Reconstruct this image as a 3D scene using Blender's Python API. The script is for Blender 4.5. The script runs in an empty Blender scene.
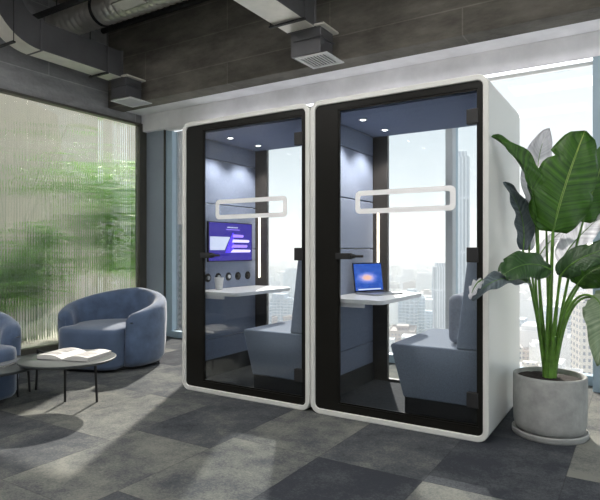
import bpy, bmesh, math, random
from mathutils import Vector, Matrix
R = random.Random(7)
S = bpy.context.scene
COL = S.collection
PI = math.pi

# ------------------------------------------------------------------ camera
CAM_H = 1.15
ZF = -.028          # finished floor level
KT = (CAM_H-ZF)/CAM_H
F = Vector((-.528, .849, 0)).normalized()
RT = Vector((F.y, -F.x, 0))
FPX = 547.0
cd = bpy.data.cameras.new('camera'); cam = bpy.data.objects.new('camera', cd); COL.objects.link(cam)
cam.location = (0, 0, CAM_H)
cam.rotation_euler = (PI/2, 0, math.atan2(-F.x, F.y))
cd.sensor_width = 36; cd.lens = 36*FPX/600; cd.clip_start = .05; cd.clip_end = 9000
S.camera = cam
def at(px, py, t):
    """world point seen at pixel px,py at depth t along the view axis (used only to measure real positions)"""
    t *= KT
    return Vector((0, 0, CAM_H)) + F*t + RT*((px-300)/FPX*t) + Vector((0, 0, (250-py)/FPX*t))

# ------------------------------------------------------------------ materials
def mat(name, col=(.5, .5, .5), rough=.5, metal=0, var=0, vscale=6, bump=0, bscale=80, sheen=0, spec=.5, emit=None, estr=1, coords='Object'):
    m = bpy.data.materials.new(name); m.use_nodes = True
    nt = m.node_tree; b = nt.nodes['Principled BSDF']
    b.inputs['Base Color'].default_value = (*col, 1)
    b.inputs['Roughness'].default_value = rough
    b.inputs['Metallic'].default_value = metal
    b.inputs['Specular IOR Level'].default_value = spec
    if sheen:
        b.inputs['Sheen Weight'].default_value = sheen
        b.inputs['Sheen Roughness'].default_value = .4
    tc = nt.nodes.new('ShaderNodeTexCoord')
    if var:
        n = nt.nodes.new('ShaderNodeTexNoise'); n.inputs['Scale'].default_value = vscale; n.inputs['Detail'].default_value = 6
        n.inputs['Roughness'].default_value = .6
        nt.links.new(tc.outputs[coords], n.inputs['Vector'])
        r = nt.nodes.new('ShaderNodeValToRGB')
        r.color_ramp.elements[0].position = .3; r.color_ramp.elements[1].position = .7
        r.color_ramp.elements[0].color = (*[max(0, c*(1-var)) for c in col], 1)
        r.color_ramp.elements[1].color = (*[min(1, c*(1+var)) for c in col], 1)
        nt.links.new(n.outputs['Fac'], r.inputs['Fac']); nt.links.new(r.outputs['Color'], b.inputs['Base Color'])
    if bump:
        n = nt.nodes.new('ShaderNodeTexNoise'); n.inputs['Scale'].default_value = bscale; n.inputs['Detail'].default_value = 3
        nt.links.new(tc.outputs[coords], n.inputs['Vector'])
        bp = nt.nodes.new('ShaderNodeBump'); bp.inputs['Strength'].default_value = bump; bp.inputs['Distance'].default_value = .01
        nt.links.new(n.outputs['Fac'], bp.inputs['Height']); nt.links.new(bp.outputs['Normal'], b.inputs['Normal'])
    if emit:
        b.inputs['Emission Color'].default_value = (*emit, 1); b.inputs['Emission Strength'].default_value = estr
    return m

def glassmat(name, tint=(.93, .96, .97), refl=1.0, ior=1.45):
    m = bpy.data.materials.new(name); m.use_nodes = True; nt = m.node_tree; nt.nodes.clear()
    o = nt.nodes.new('ShaderNodeOutputMaterial'); mx = nt.nodes.new('ShaderNodeMixShader')
    t = nt.nodes.new('ShaderNodeBsdfTransparent'); t.inputs['Color'].default_value = (*tint, 1)
    g = nt.nodes.new('ShaderNodeBsdfGlossy'); g.inputs['Roughness'].default_value = 0.0
    fr = nt.nodes.new('ShaderNodeFresnel'); fr.inputs['IOR'].default_value = ior
    mu = nt.nodes.new('ShaderNodeMath'); mu.operation = 'MULTIPLY'; mu.inputs[1].default_value = refl
    nt.links.new(fr.outputs[0], mu.inputs[0]); nt.links.new(mu.outputs[0], mx.inputs[0])
    nt.links.new(t.outputs[0], mx.inputs[1]); nt.links.new(g.outputs[0], mx.inputs[2]); nt.links.new(mx.outputs[0], o.inputs[0])
    return m

def emitmat(name, col, strength):
    m = bpy.data.materials.new(name); m.use_nodes = True; nt = m.node_tree; nt.nodes.clear()
    o = nt.nodes.new('ShaderNodeOutputMaterial'); e = nt.nodes.new('ShaderNodeEmission')
    e.inputs[0].default_value = (*col, 1); e.inputs[1].default_value = strength
    nt.links.new(e.outputs[0], o.inputs[0]); return m

def concrete(name, base, board=0.0, var=.35, axis='XZ'):
    m = mat(name, base, .8, spec=.3); nt = m.node_tree; b = nt.nodes['Principled BSDF']; L = nt.links
    g = nt.nodes.new('ShaderNodeNewGeometry')
    n1 = nt.nodes.new('ShaderNodeTexNoise'); n1.inputs['Scale'].default_value = 1.6; n1.inputs['Detail'].default_value = 9; n1.inputs['Roughness'].default_value = .68
    mp = nt.nodes.new('ShaderNodeMapping'); mp.inputs['Scale'].default_value = (1, 1, 3)
    L.new(g.outputs['Position'], mp.inputs[0]); L.new(mp.outputs[0], n1.inputs['Vector'])
    r = nt.nodes.new('ShaderNodeValToRGB'); r.color_ramp.elements[0].position = .3; r.color_ramp.elements[1].position = .72
    r.color_ramp.elements[0].color = (*[c*(1-var) for c in base], 1); r.color_ramp.elements[1].color = (*[c*(1+var) for c in base], 1)
    L.new(n1.outputs['Fac'], r.inputs[0])
    out = r.outputs['Color']
    hsum = n1.outputs['Fac']
    if board:
        sx = nt.nodes.new('ShaderNodeSeparateXYZ'); L.new(g.outputs['Position'], sx.inputs[0])
        cx = nt.nodes.new('ShaderNodeCombineXYZ')
        L.new(sx.outputs[axis[0]], cx.inputs[0]); L.new(sx.outputs[axis[1]], cx.inputs[1])
        bk = nt.nodes.new('ShaderNodeTexBrick'); bk.inputs['Scale'].default_value = 1
        bk.inputs['Brick Width'].default_value = 2.6; bk.inputs['Row Height'].default_value = board; bk.inputs['Mortar Size'].default_value = .006
        bk.inputs['Color1'].default_value = (.86, .86, .86, 1); bk.inputs['Color2'].default_value = (1.1, 1.1, 1.1, 1); bk.inputs['Mortar'].default_value = (1.6, 1.6, 1.6, 1)
        L.new(cx.outputs[0], bk.inputs['Vector'])
        mx = nt.nodes.new('ShaderNodeMixRGB'); mx.blend_type = 'MULTIPLY'; mx.inputs[0].default_value = .7
        L.new(out, mx.inputs[1]); L.new(bk.outputs['Color'], mx.inputs[2]); out = mx.outputs[0]
    L.new(out, b.inputs['Base Color'])
    n2 = nt.nodes.new('ShaderNodeTexNoise'); n2.inputs['Scale'].default_value = 22; n2.inputs['Detail'].default_value = 5
    L.new(g.outputs['Position'], n2.inputs['Vector'])
    bp = nt.nodes.new('ShaderNodeBump'); bp.inputs['Strength'].default_value = .35; bp.inputs['Distance'].default_value = .02
    L.new(n2.outputs['Fac'], bp.inputs['Height']); L.new(bp.outputs[0], b.inputs['Normal'])
    return m

def carpet():
    m = mat('carpet_tiles', (.06, .065, .075), .95, spec=.15); nt = m.node_tree; L = nt.links; b = nt.nodes['Principled BSDF']
    N = nt.nodes.new
    g = N('ShaderNodeNewGeometry'); sx = N('ShaderNodeSeparateXYZ'); L.new(g.outputs['Position'], sx.inputs[0])
    def M(op, a, c=None):
        n = N('ShaderNodeMath'); n.operation = op
        for i, v in enumerate((a, c)):
            if v is None: continue
            if isinstance(v, (int, float)): n.inputs[i].default_value = v
            else: L.new(v, n.inputs[i])
        return n.outputs[0]
    u = M('DIVIDE', M('ADD', sx.outputs[0], .328), .614)
    cu = M('FLOOR', u)
    wn = N('ShaderNodeTexWhiteNoise'); wn.noise_dimensions = '1D'; L.new(cu, wn.inputs['W'])
    v = M('ADD', M('DIVIDE', sx.outputs[1], .90), M('MULTIPLY', M('FLOOR', M('MULTIPLY', wn.outputs['Value'], 4)), .25))
    cv = M('FLOOR', v)
    cc = N('ShaderNodeCombineXYZ'); L.new(cu, cc.inputs[0]); L.new(cv, cc.inputs[1])
    w2 = N('ShaderNodeTexWhiteNoise'); w2.noise_dimensions = '3D'; L.new(cc.outputs[0], w2.inputs['Vector'])
    n1 = N('ShaderNodeTexNoise'); n1.inputs['Scale'].default_value = 3.2; n1.inputs['Detail'].default_value = 8; n1.inputs['Roughness'].default_value = .7
    # each tile shifts the pattern so marks break at the tile joints
    sc = N('ShaderNodeVectorMath'); sc.operation = 'SCALE'; sc.inputs['Scale'].default_value = 9; L.new(w2.outputs['Color'], sc.inputs[0])
    ad = N('ShaderNodeVectorMath'); ad.operation = 'ADD'; L.new(g.outputs['Position'], ad.inputs[0]); L.new(sc.outputs[0], ad.inputs[1])
    L.new(ad.outputs[0], n1.inputs['Vector'])
    n2 = N('ShaderNodeTexNoise'); n2.inputs['Scale'].default_value = 85; n2.inputs['Detail'].default_value = 4; n2.inputs['Roughness'].default_value = .8; L.new(g.outputs['Position'], n2.inputs['Vector'])
    val = M('ADD', M('MULTIPLY', w2.outputs['Value'], .72), M('MULTIPLY', M('SUBTRACT', n1.outputs['Fac'], .5), 1.5))
    val = M('ADD', val, M('MULTIPLY', M('SUBTRACT', n2.outputs['Fac'], .5), 1.0))
    r = N('ShaderNodeValToRGB'); e = r.color_ramp.elements
    e[0].position = .0; e[0].color = CARPET[0]; e[1].position = .8; e[1].color = CARPET[2]
    q = r.color_ramp.elements.new(.35); q.color = CARPET[1]
    L.new(val, r.inputs[0])
    # dark joints
    fu = M('ABSOLUTE', M('SUBTRACT', M('FRACT', u), .5)); fv = M('ABSOLUTE', M('SUBTRACT', M('FRACT', v), .5))
    j = M('MAXIMUM', M('GREATER_THAN', fu, .4945), M('GREATER_THAN', fv, .4962))
    mx = N('ShaderNodeMixRGB'); mx.inputs[2].default_value = (.022, .024, .028, 1); L.new(M('MULTIPLY', j, .35), mx.inputs[0]); L.new(r.outputs[0], mx.inputs[1])
    L.new(mx.outputs[0], b.inputs['Base Color'])
    bp = N('ShaderNodeBump'); bp.inputs['Strength'].default_value = .5; bp.inputs['Distance'].default_value = .004
    L.new(n2.outputs['Fac'], bp.inputs['Height']); L.new(bp.outputs[0], b.inputs['Normal'])
    return m
CARPET = [(.038, .042, .051, 1), (.080, .086, .092, 1), (.20, .203, .180, 1)]

def leafmat(name, dark, light, rib, rough=.35, trans=.25):
    m = mat(name, dark, rough); nt = m.node_tree; L = nt.links; b = nt.nodes['Principled BSDF']; N = nt.nodes.new
    uv = N('ShaderNodeUVMap'); sx = N('ShaderNodeSeparateXYZ'); L.new(uv.outputs[0], sx.inputs[0])
    def M(op, a, c=None):
        n = N('ShaderNodeMath'); n.operation = op
        for i, v in enumerate((a, c)):
            if v is None: continue
            if isinstance(v, (int, float)): n.inputs[i].default_value = v
            else: L.new(v, n.inputs[i])
        return n.outputs[0]
    ax = M('ABSOLUTE', M('SUBTRACT', sx.outputs[0], .5))
    ph = M('SUBTRACT', sx.outputs[1], M('MULTIPLY', ax, .25))
    n1 = N('ShaderNodeTexNoise'); n1.noise_dimensions = '1D'; n1.inputs['Scale'].default_value = 26; n1.inputs['Detail'].default_value = 3; L.new(ph, n1.inputs['W'])
    n2 = N('ShaderNodeTexNoise'); n2.inputs['Scale'].default_value = 5; L.new(uv.outputs[0], n2.inputs['Vector'])
    f = M('ADD', M('MULTIPLY', n1.outputs['Fac'], .75), M('MULTIPLY', n2.outputs['Fac'], .35))
    r = N('ShaderNodeValToRGB'); r.color_ramp.elements[0].position = .38; r.color_ramp.elements[1].position = .78
    r.color_ramp.elements[0].color = (*dark, 1); r.color_ramp.elements[1].color = (*light, 1); L.new(f, r.inputs[0])
    mx = N('ShaderNodeMixRGB'); mx.inputs[2].default_value = (*rib, 1); L.new(M('LESS_THAN', ax, .018), mx.inputs[0]); L.new(r.outputs[0], mx.inputs[1])
    L.new(mx.outputs[0], b.inputs['Base Color'])
    bp = N('ShaderNodeBump'); bp.inputs['Strength'].default_value = .5; bp.inputs['Distance'].default_value = .01; L.new(n1.outputs['Fac'], bp.inputs['Height']); L.new(bp.outputs[0], b.inputs['Normal'])
    if trans:
        o = nt.nodes['Material Output']; t = N('ShaderNodeBsdfTranslucent'); ms = N('ShaderNodeMixShader'); ms.inputs[0].default_value = trans
        hs = N('ShaderNodeHueSaturation'); hs.inputs['Value'].default_value = 1.6; L.new(mx.outputs[0], hs.inputs['Color']); L.new(hs.outputs[0], t.inputs[0])
        L.new(b.outputs[0], ms.inputs[1]); L.new(t.outputs[0], ms.inputs[2]); L.new(ms.outputs[0], o.inputs[0])
    return m

def facade_mat(name, wall, win, bw, bh, gap):
    m = mat(name, wall, .8); nt = m.node_tree; L = nt.links; b = nt.nodes['Principled BSDF']; N = nt.nodes.new
    g = N('ShaderNodeNewGeometry'); sx = N('ShaderNodeSeparateXYZ'); L.new(g.outputs['Position'], sx.inputs[0])
    sn = N('ShaderNodeSeparateXYZ'); L.new(g.outputs['Normal'], sn.inputs[0])
    ad = N('ShaderNodeMath'); ad.operation = 'ADD'; L.new(sx.outputs[0], ad.inputs[0]); L.new(sx.outputs[1], ad.inputs[1])
    cx = N('ShaderNodeCombineXYZ'); L.new(ad.outputs[0], cx.inputs[0]); L.new(sx.outputs[2], cx.inputs[1])
    bk = N('ShaderNodeTexBrick'); bk.offset = 0; bk.inputs['Scale'].default_value = 1
    bk.inputs['Brick Width'].default_value = bw; bk.inputs['Row Height'].default_value = bh; bk.inputs['Mortar Size'].default_value = gap
    bk.inputs['Mortar Smooth'].default_value = 0
    bk.inputs['Color1'].default_value = (*win, 1); bk.inputs['Color2'].default_value = (*[c*.7 for c in win], 1); bk.inputs['Mortar'].default_value = (*wall, 1)
    L.new(cx.outputs[0], bk.inputs['Vector'])
    up = N('ShaderNodeMath'); up.operation = 'GREATER_THAN'; up.inputs[1].default_value = .5; L.new(sn.outputs[2], up.inputs[0])
    mx = N('ShaderNodeMixRGB'); mx.inputs[2].default_value = (*[min(1, c*.95) for c in wall], 1)
    L.new(up.outputs[0], mx.inputs[0]); L.new(bk.outputs[0], mx.inputs[1]); L.new(mx.outputs[0], b.inputs['Base Color'])
    return m

MT = {}
MT['carpet'] = carpet()
MT['conc_beam'] = concrete('dark_board_concrete', (.16, .148, .13), .36, .5)
MT['conc_wall'] = concrete('grey_wall_concrete', (.30, .30, .31), .40, .35, 'YZ')
MT['conc_slab'] = concrete('slab_concrete', (.20, .18, .155), .5, .4, 'XY')
MT['soffit'] = mat('soffit_plaster', (.86, .85, .87), .8, var=.10, vscale=3)
MT['plaster'] = mat('wall_plaster', (.55, .54, .52), .85, var=.04)
MT['white_shell'] = mat('white_lacquer', (.70, .70, .67), .32)
MT['black'] = mat('black_lacquer', (.010, .0095, .008), .35, var=.1, spec=.2)
MT['black_matte'] = mat('black_matt', (.015, .015, .016), .55, var=.1)
MT['darkbronze'] = mat('dark_bronze', (.045, .038, .032), .45, var=.1)
MT['felt'] = mat('blue_felt', (.255, .30, .41), .95, var=.14, vscale=60, bump=.3, bscale=300, sheen=.3)
MT['felt_ceiling'] = mat('blue_felt_ceiling', (.18, .215, .32), .95, var=.1, vscale=50)
MT['felt_bench'] = mat('bench_upholstery', (.20, .235, .30), .95, var=.15, vscale=120, bump=.3, bscale=400, sheen=.3)
MT['booth_floor'] = mat('booth_carpet', (.05, .053, .06), .95, var=.3, vscale=40)
MT['white_top'] = mat('white_laminate', (.82, .82, .80), .35)
MT['glass'] = glassmat('booth_glass', (.93, .95, .965), .8)
MT['backglass'] = glassmat('booth_rear_glass', (.985, .99, .99), .6)
MT['win'] = glassmat('window_glass', (.985, .992, .995), .9)
MT['decal'] = mat('white_film', (.95, .95, .96), .6, emit=None)
MT['led'] = emitmat('led_light', (1, .86, .68), 3.2)
MT['spotdisc'] = emitmat('downlight_lens', (1, .97, .92), 14)
MT['steel'] = mat('galvanised_steel', (.13, .13, .14), .42, .5, var=.15, vscale=3)
MT['steel_bright_and_lit'] = mat('bright_steel_and_lit_underside', (.78, .75, .69), .38, .35, var=.1, vscale=5)  # pale steel parts; on duct undersides the brightness stands for light
MT['grille'] = mat('grille_white', (.62, .62, .64), .5)
MT['velvet'] = mat('blue_velvet', (.075, .115, .20), .85, var=.25, vscale=9, sheen=.5, bump=.2, bscale=200)
MT['velvet_seat'] = mat('blue_velvet_seat', (.07, .105, .18), .85, var=.15, vscale=7, sheen=.5, bump=.2, bscale=200)
MT['tabletop'] = mat('dark_table_laminate', (.035, .042, .045), .45, var=.15)
MT['paper'] = mat('paper', (.58, .57, .55), .7)
MT['print'] = mat('printed_page', (.27, .26, .25), .7, var=.7, vscale=14)
MT['pot'] = mat('cast_concrete', (.36, .365, .355), .8, var=.22, vscale=9, bump=.3, bscale=30)
MT['soil'] = mat('potting_soil', (.018, .013, .010), .95, var=.5, vscale=60, bump=1, bscale=60)
MT['leaf'] = leafmat('leaf_green', (.030, .095, .012), (.085, .23, .022), (.30, .42, .10))
MT['leaf_dark'] = leafmat('leaf_dark_green', (.022, .062, .020), (.055, .125, .038), (.12, .2, .08), trans=.1)
MT['leaf_blue'] = leafmat('leaf_blue_grey', (.075, .10, .115), (.16, .20, .22), (.2, .25, .24), trans=.08)
MT['leaf_reflection_and_tip'] = leafmat('leaf_pale_reflection_and_tip', (.52, .52, .55), (.74, .74, .76), (.7, .7, .7), rough=.6, trans=.5)  # pale tone of the plant's window reflections, and of one pale tip
MT['leaf_pale'] = leafmat('leaf_pale_green', (.16, .24, .14), (.34, .42, .28), (.45, .52, .36), trans=.25)
MT['stalk'] = mat('leaf_stalk', (.11, .24, .035), .4, var=.45, vscale=14)
MT['mullion'] = mat('mullion_blue_grey', (.38, .50, .60), .4, .2, var=.05)
MT['mullion_pale'] = mat('mullion_pale_grey', (.55, .58, .62), .4, .1, var=.05)
MT['pillar'] = mat('blue_grey_paint', (.30, .35, .41), .5, var=.08, vscale=2)
MT['dark_frame'] = mat('dark_frame_metal', (.10, .095, .08), .4, .3, var=.1)
MT['white_metal'] = mat('white_metal', (.78, .78, .79), .35)
MT['aluminium'] = mat('laptop_aluminium', (.45, .46, .48), .3, .8)

# ------------------------------------------------------------------ mesh helpers
def box(bm, x0, x1, y0, y1, z0, z1):
    vs = [bm.verts.new(p) for p in ((x0,y0,z0),(x1,y0,z0),(x1,y1,z0),(x0,y1,z0),(x0,y0,z1),(x1,y0,z1),(x1,y1,z1),(x0,y1,z1))]
    for f in ((0,3,2,1),(4,5,6,7),(0,1,5,4),(1,2,6,5),(2,3,7,6),(3,0,4,7)): bm.faces.new([vs[i] for i in f])
    return vs
def prism(bm, pts, a, b, axis='z'):
    def P(u, v, w): return (u, v, w) if axis == 'z' else ((u, w, v) if axis == 'y' else (w, u, v))
    lo = [bm.verts.new(P(u, v, a)) for u, v in pts]; hi = [bm.verts.new(P(u, v, b)) for u, v in pts]
    bm.faces.new(lo); bm.faces.new(hi)
    n = len(pts)
    for i in range(n): bm.faces.new((lo[i], lo[(i+1) % n], hi[(i+1) % n], hi[i]))
def rrect(x0, x1, z0, z1, r, n=8):
    o = []
    for cx, cz, a0 in ((x1-r, z0+r, -90), (x1-r, z1-r, 0), (x0+r, z1-r, 90), (x0+r, z0+r, 180)):
        for i in range(n+1):
            a = math.radians(a0+90*i/n); o.append((cx+r*math.cos(a), cz+r*math.sin(a)))
    return o
def ring(bm, outer, inner, rows, axis='y', start=None):
    """frame between outer and inner outline; rows = list of (w, shrink) giving a bevelled depth profile"""
    def P(u, v, w): return (u, w, v) if axis == 'y' else ((u, v, w) if axis == 'z' else (w, u, v))
    a, b = rows
    n = len(outer)
    vo0 = [bm.verts.new(P(u, v, a)) for u, v in outer]; vi0 = [bm.verts.new(P(u, v, a)) for u, v in inner]
    vo1 = [bm.verts.new(P(u, v, b)) for u, v in outer]; vi1 = [bm.verts.new(P(u, v, b)) for u, v in inner]
    for i in range(n):
        j = (i+1) % n
        bm.faces.new((vo0[i], vo0[j], vi0[j], vi0[i])); bm.faces.new((vo1[j], vo1[i], vi1[i], vi1[j]))
        bm.faces.new((vo0[j], vo0[i], vo1[i], vo1[j])); bm.faces.new((vi0[i], vi0[j], vi1[j], vi1[i]))
def lathe(bm, prof, c=(0, 0), n=40, close=True):
    rows = []
    for r, z in prof:
        if r < 1e-6: rows.append([bm.verts.new((c[0], c[1], z))])
        else: rows.append([bm.verts.new((c[0]+r*math.cos(2*PI*i/n), c[1]+r*math.sin(2*PI*i/n), z)) for i in range(n)])
    for A, B in zip(rows, rows[1:]):
        for i in range(n):
            j = (i+1) % n
            if len(A) == 1 and len(B) == 1: continue
            if len(A) == 1: bm.faces.new((A[0], B[i], B[j]))
            elif len(B) == 1: bm.faces.new((A[i], B[0], A[j]))
            else: bm.faces.new((A[i], A[j], B[j], B[i]))
def tube(bm, pts, rad, n=10, cap=True):
    pts = [Vector(p) for p in pts]
    rs = rad if isinstance(rad, (list, tuple)) else [rad]*len(pts)
    rows = []; prev = None
    for i, p in enumerate(pts):
        d = (pts[min(i+1, len(pts)-1)]-pts[max(i-1, 0)]).normalized()
        if prev is None:
            a = Vector((0, 0, 1)) if abs(d.z) < .9 else Vector((1, 0, 0)); u = d.cross(a).normalized()
        else: u = (prev - d*prev.dot(d)).normalized()
        prev = u; v = d.cross(u)
        rows.append([bm.verts.new(p+(u*math.cos(2*PI*k/n)+v*math.sin(2*PI*k/n))*rs[i]) for k in range(n)])
    for A, B in zip(rows, rows[1:]):
        for i in range(n): bm.faces.new((A[i], A[(i+1) % n], B[(i+1) % n], B[i]))
    if cap: bm.faces.new(rows[0]); bm.faces.new(rows[-1])
def cyl(bm, c, r, a, b, axis='z', n=24, r2=None):
    e = Vector((0, 0, 1)) if axis == 'z' else (Vector((0, 1, 0)) if axis == 'y' else Vector((1, 0, 0)))
    c = Vector(c); tube(bm, [c+e*a, c+e*b], [r, r if r2 is None else r2], n)
def bez(p0, p1, p2, n=10):
    p0, p1, p2 = Vector(p0), Vector(p1), Vector(p2)
    return [p0*(1-t)**2+p1*2*t*(1-t)+p2*t*t for t in [i/n for i in range(n+1)]]
def obj(name, bm, m, parent=None, loc=(0, 0, 0), rz=0, smooth=False, bevel=0, seg=2, sub=0, angle=40):
    bmesh.ops.recalc_face_normals(bm, faces=bm.faces)
    me = bpy.data.meshes.new(name); bm.to_mesh(me); bm.free()
    if smooth:
        for p in me.polygons: p.use_smooth = True
        me.set_sharp_from_angle(angle=math.radians(angle))
    o = bpy.data.objects.new(name, me); COL.objects.link(o)
    if m: me.materials.append(m)
    o.location = loc; o.rotation_euler = (0, 0, rz)
    if parent: o.parent = parent
    if bevel:
        b = o.modifiers.new('bevel', 'BEVEL'); b.width = bevel; b.segments = seg; b.limit_method = 'ANGLE'; b.angle_limit = math.radians(40)
    if sub:
        s = o.modifiers.new('sub', 'SUBSURF'); s.levels = sub; s.render_levels = sub
    return o
def tag(o, label=None, cat=None, group=None, kind=None):
    if label: o['label'] = label
    if cat: o['category'] = cat
    if group: o['group'] = group
    if kind: o['kind'] = kind
    return o
def thing(name, label, cat, loc=(0, 0, 0), rz=0, group=None):
    o = bpy.data.objects.new(name, None); COL.objects.link(o); o.location = loc; o.rotation_euler = (0, 0, rz); o.empty_display_size = .1
    return tag(o, label, cat, group)
def B(*boxes):
    bm = bmesh.new()
    for b in boxes: box(bm, *b)
    return bm
def struct(name, bm, m, **k): return tag(obj(name, bm, m, **k), kind='structure')
def copy_tree(o, parent=None):
    c = o.copy(); COL.objects.link(c); c.parent = parent
    for ch in list(o.children): copy_tree(ch, c)
    return c

# ------------------------------------------------------------------ room shell
YF = 5.40; XL = -5.9; XR = 3.2; YB = -4.0; ZC = 4.1
struct('floor', B((XL-.1, XR+.1, YB-.1, YF+.12, -.25, ZF)), MT['carpet'])
struct('ceiling', B((XL-.1, XR+.1, YB-.1, YF+.12, ZC, ZC+.2)), MT['conc_slab'])
struct('trim_1', B((XL, XR, 4.74, 4.99, 3.0, ZC)), MT['conc_beam'], bevel=.008)
# plaster ceiling strip and the window head behind the concrete beam
struct('trim_2', B((XL, XR, 4.99, YF+.1, 3.02, 3.12)), MT['soffit'])
struct('trim_3', B((XL, XR, 5.30, YF+.1, 2.79, 3.02)), MT['soffit'], bevel=.006)
struct('trim_4', B((-5.40, XR, 5.27, 5.36, 2.755, 2.79)), MT['white_metal'], bevel=.004)
cv = thing('added_glow_strip', 'thin glowing strip added along the heads of the windows to brighten the soffit', 'added light', (-1, 5.255, 2.766))
obj('light_strip', B((-3.7, 4.15, 0, .015, 0, .016)), emitmat('added_soffit_glow', (.93, .93, 1), 3), cv)  # emissive strip added to brighten the soffit
struct('wall_back', B((XL-.1, XR+.1, YB-.1, YB, ZF, ZC)), MT['plaster'])
struct('wall_left', B((XL-.1, XL, YB, YF+.12, 2.9, ZC), (XL-.1, XL, YB, .2, ZF, 2.9)), MT['conc_wall'])
struct('trim_5', B((XL-.06, XL+.03, .2, 5.37, 2.872, 2.9), (XL-.06, XL+.03, 5.25, 5.37, .03, 2.872), (XL-.06, XL+.03, .2, 5.37, ZF, .03), (XL-.06, XL+.03, .2, .26, .03, 2.872)), MT['dark_frame'])
struct('wall_front', B((XL-.1, -5.53, 5.37, YF+.12, ZF, 3.02)), MT['pillar'], bevel=.004)
struct('trim_6', B((-5.528, -5.515, 5.36, 5.40, ZF, 2.79)), MT['dark_frame'])
struct('trim_20', B((-5.515, -5.40, 5.385, YF+.03, ZF, 2.79)), MT['mullion'], bevel=.006)
# right-hand side: corner glazing with mullions and a sill
struct('wall_right', B((XR, XR+.1, YB, YF+.12, 2.9, ZC), (XR, XR+.1, YB, YB+1.2, ZF, 2.9), (XR, XR+.1, YB, YF+.12, ZF, .06), *[(XR, XR+.1, y-.03, y+.03, ZF, 2.9) for y in (-1.4, .1, 1.6, 3.1, 4.6)]), MT['mullion'])

# ribbed glass wall
bm = bmesh.new()
pitch = .032; y = .28; pts = []
RG = random.Random(5)
while y < 5.215:
    am = .0045*RG.uniform(.55, 1.15)
    for k in range(8):
        a = k/8; pts.append((y+a*pitch, XL-.012+am*math.sin(PI*a)**.8))
    y += pitch
back = [(pts[-1][0], XL-.022), (pts[0][0], XL-.022)]
fr = pts
lo = [bm.verts.new((x, yy, .03)) for yy, x in fr]; hi = [bm.verts.new((x, yy, 2.855)) for yy, x in fr]
for i in range(len(fr)-1): bm.faces.new((lo[i], lo[i+1], hi[i+1], hi[i]))
bl = [bm.verts.new((x, yy, .03)) for yy, x in back]; bh = [bm.verts.new((x, yy, 2.855)) for yy, x in back]
bm.faces.new((bl[0], bl[1], bh[1], bh[0])); bm.faces.new((lo[-1], bl[0], bh[0], hi[-1])); bm.faces.new((bl[1], lo[0], hi[0], bh[1]))
rg = bpy.data.materials.new('ribbed_glass'); rg.use_nodes = True; nt = rg.node_tree; nt.nodes.clear()
o_ = nt.nodes.new('ShaderNodeOutputMaterial'); g_ = nt.nodes.new('ShaderNodeBsdfGlass'); g_.inputs['IOR'].default_value = 1.45; g_.inputs['Roughness'].default_value = .025; g_.inputs['Color'].default_value = (.97, .99, .975, 1)
t_ = nt.nodes.new('ShaderNodeBsdfTransparent'); t_.inputs[0].default_value = (.9, .92, .9, 1); m_ = nt.nodes.new('ShaderNodeMixShader'); m_.inputs[0].default_value = .12
nt.links.new(g_.outputs[0], m_.inputs[1]); nt.links.new(t_.outputs[0], m_.inputs[2]); nt.links.new(m_.outputs[0], o_.inputs[0])
rb = struct('window_1', bm, rg, smooth=True, angle=50)

# facade windows: glass + frame, one object per bay
xs = [-5.40, -4.18, -2.90, -1.57, -.30, 1.0, 2.25, 3.2]
for i in range(len(xs)-1):
    a, b = xs[i], xs[i+1]
    fl_ = .012 if i == 0 else .03
    w = struct('window_%d' % (i+2), B((a+fl_, b-.03, YF+.02, YF+.03, .055, 2.755)), MT['win'])
    struct('window_frame', B((a, b, YF-.04, YF+.06, ZF, .055), (a, a+.03, YF-.04, YF+.06, .07, 2.755), (b-.03, b, YF-.04, YF+.06, .07, 2.755)), MT['mullion'], parent=w, bevel=.003)
for i, x in enumerate(xs[1:-1]):
    struct('trim_%d' % (i+7), B((x-.035, x+.035, YF-(.15 if i == 2 else .26), YF-.04, ZF, 2.755)), MT['mullion_pale'] if i == 2 else MT['mullion'], bevel=.004)
# a dark band at the top of each bay where the roller blind is rolled up

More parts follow.
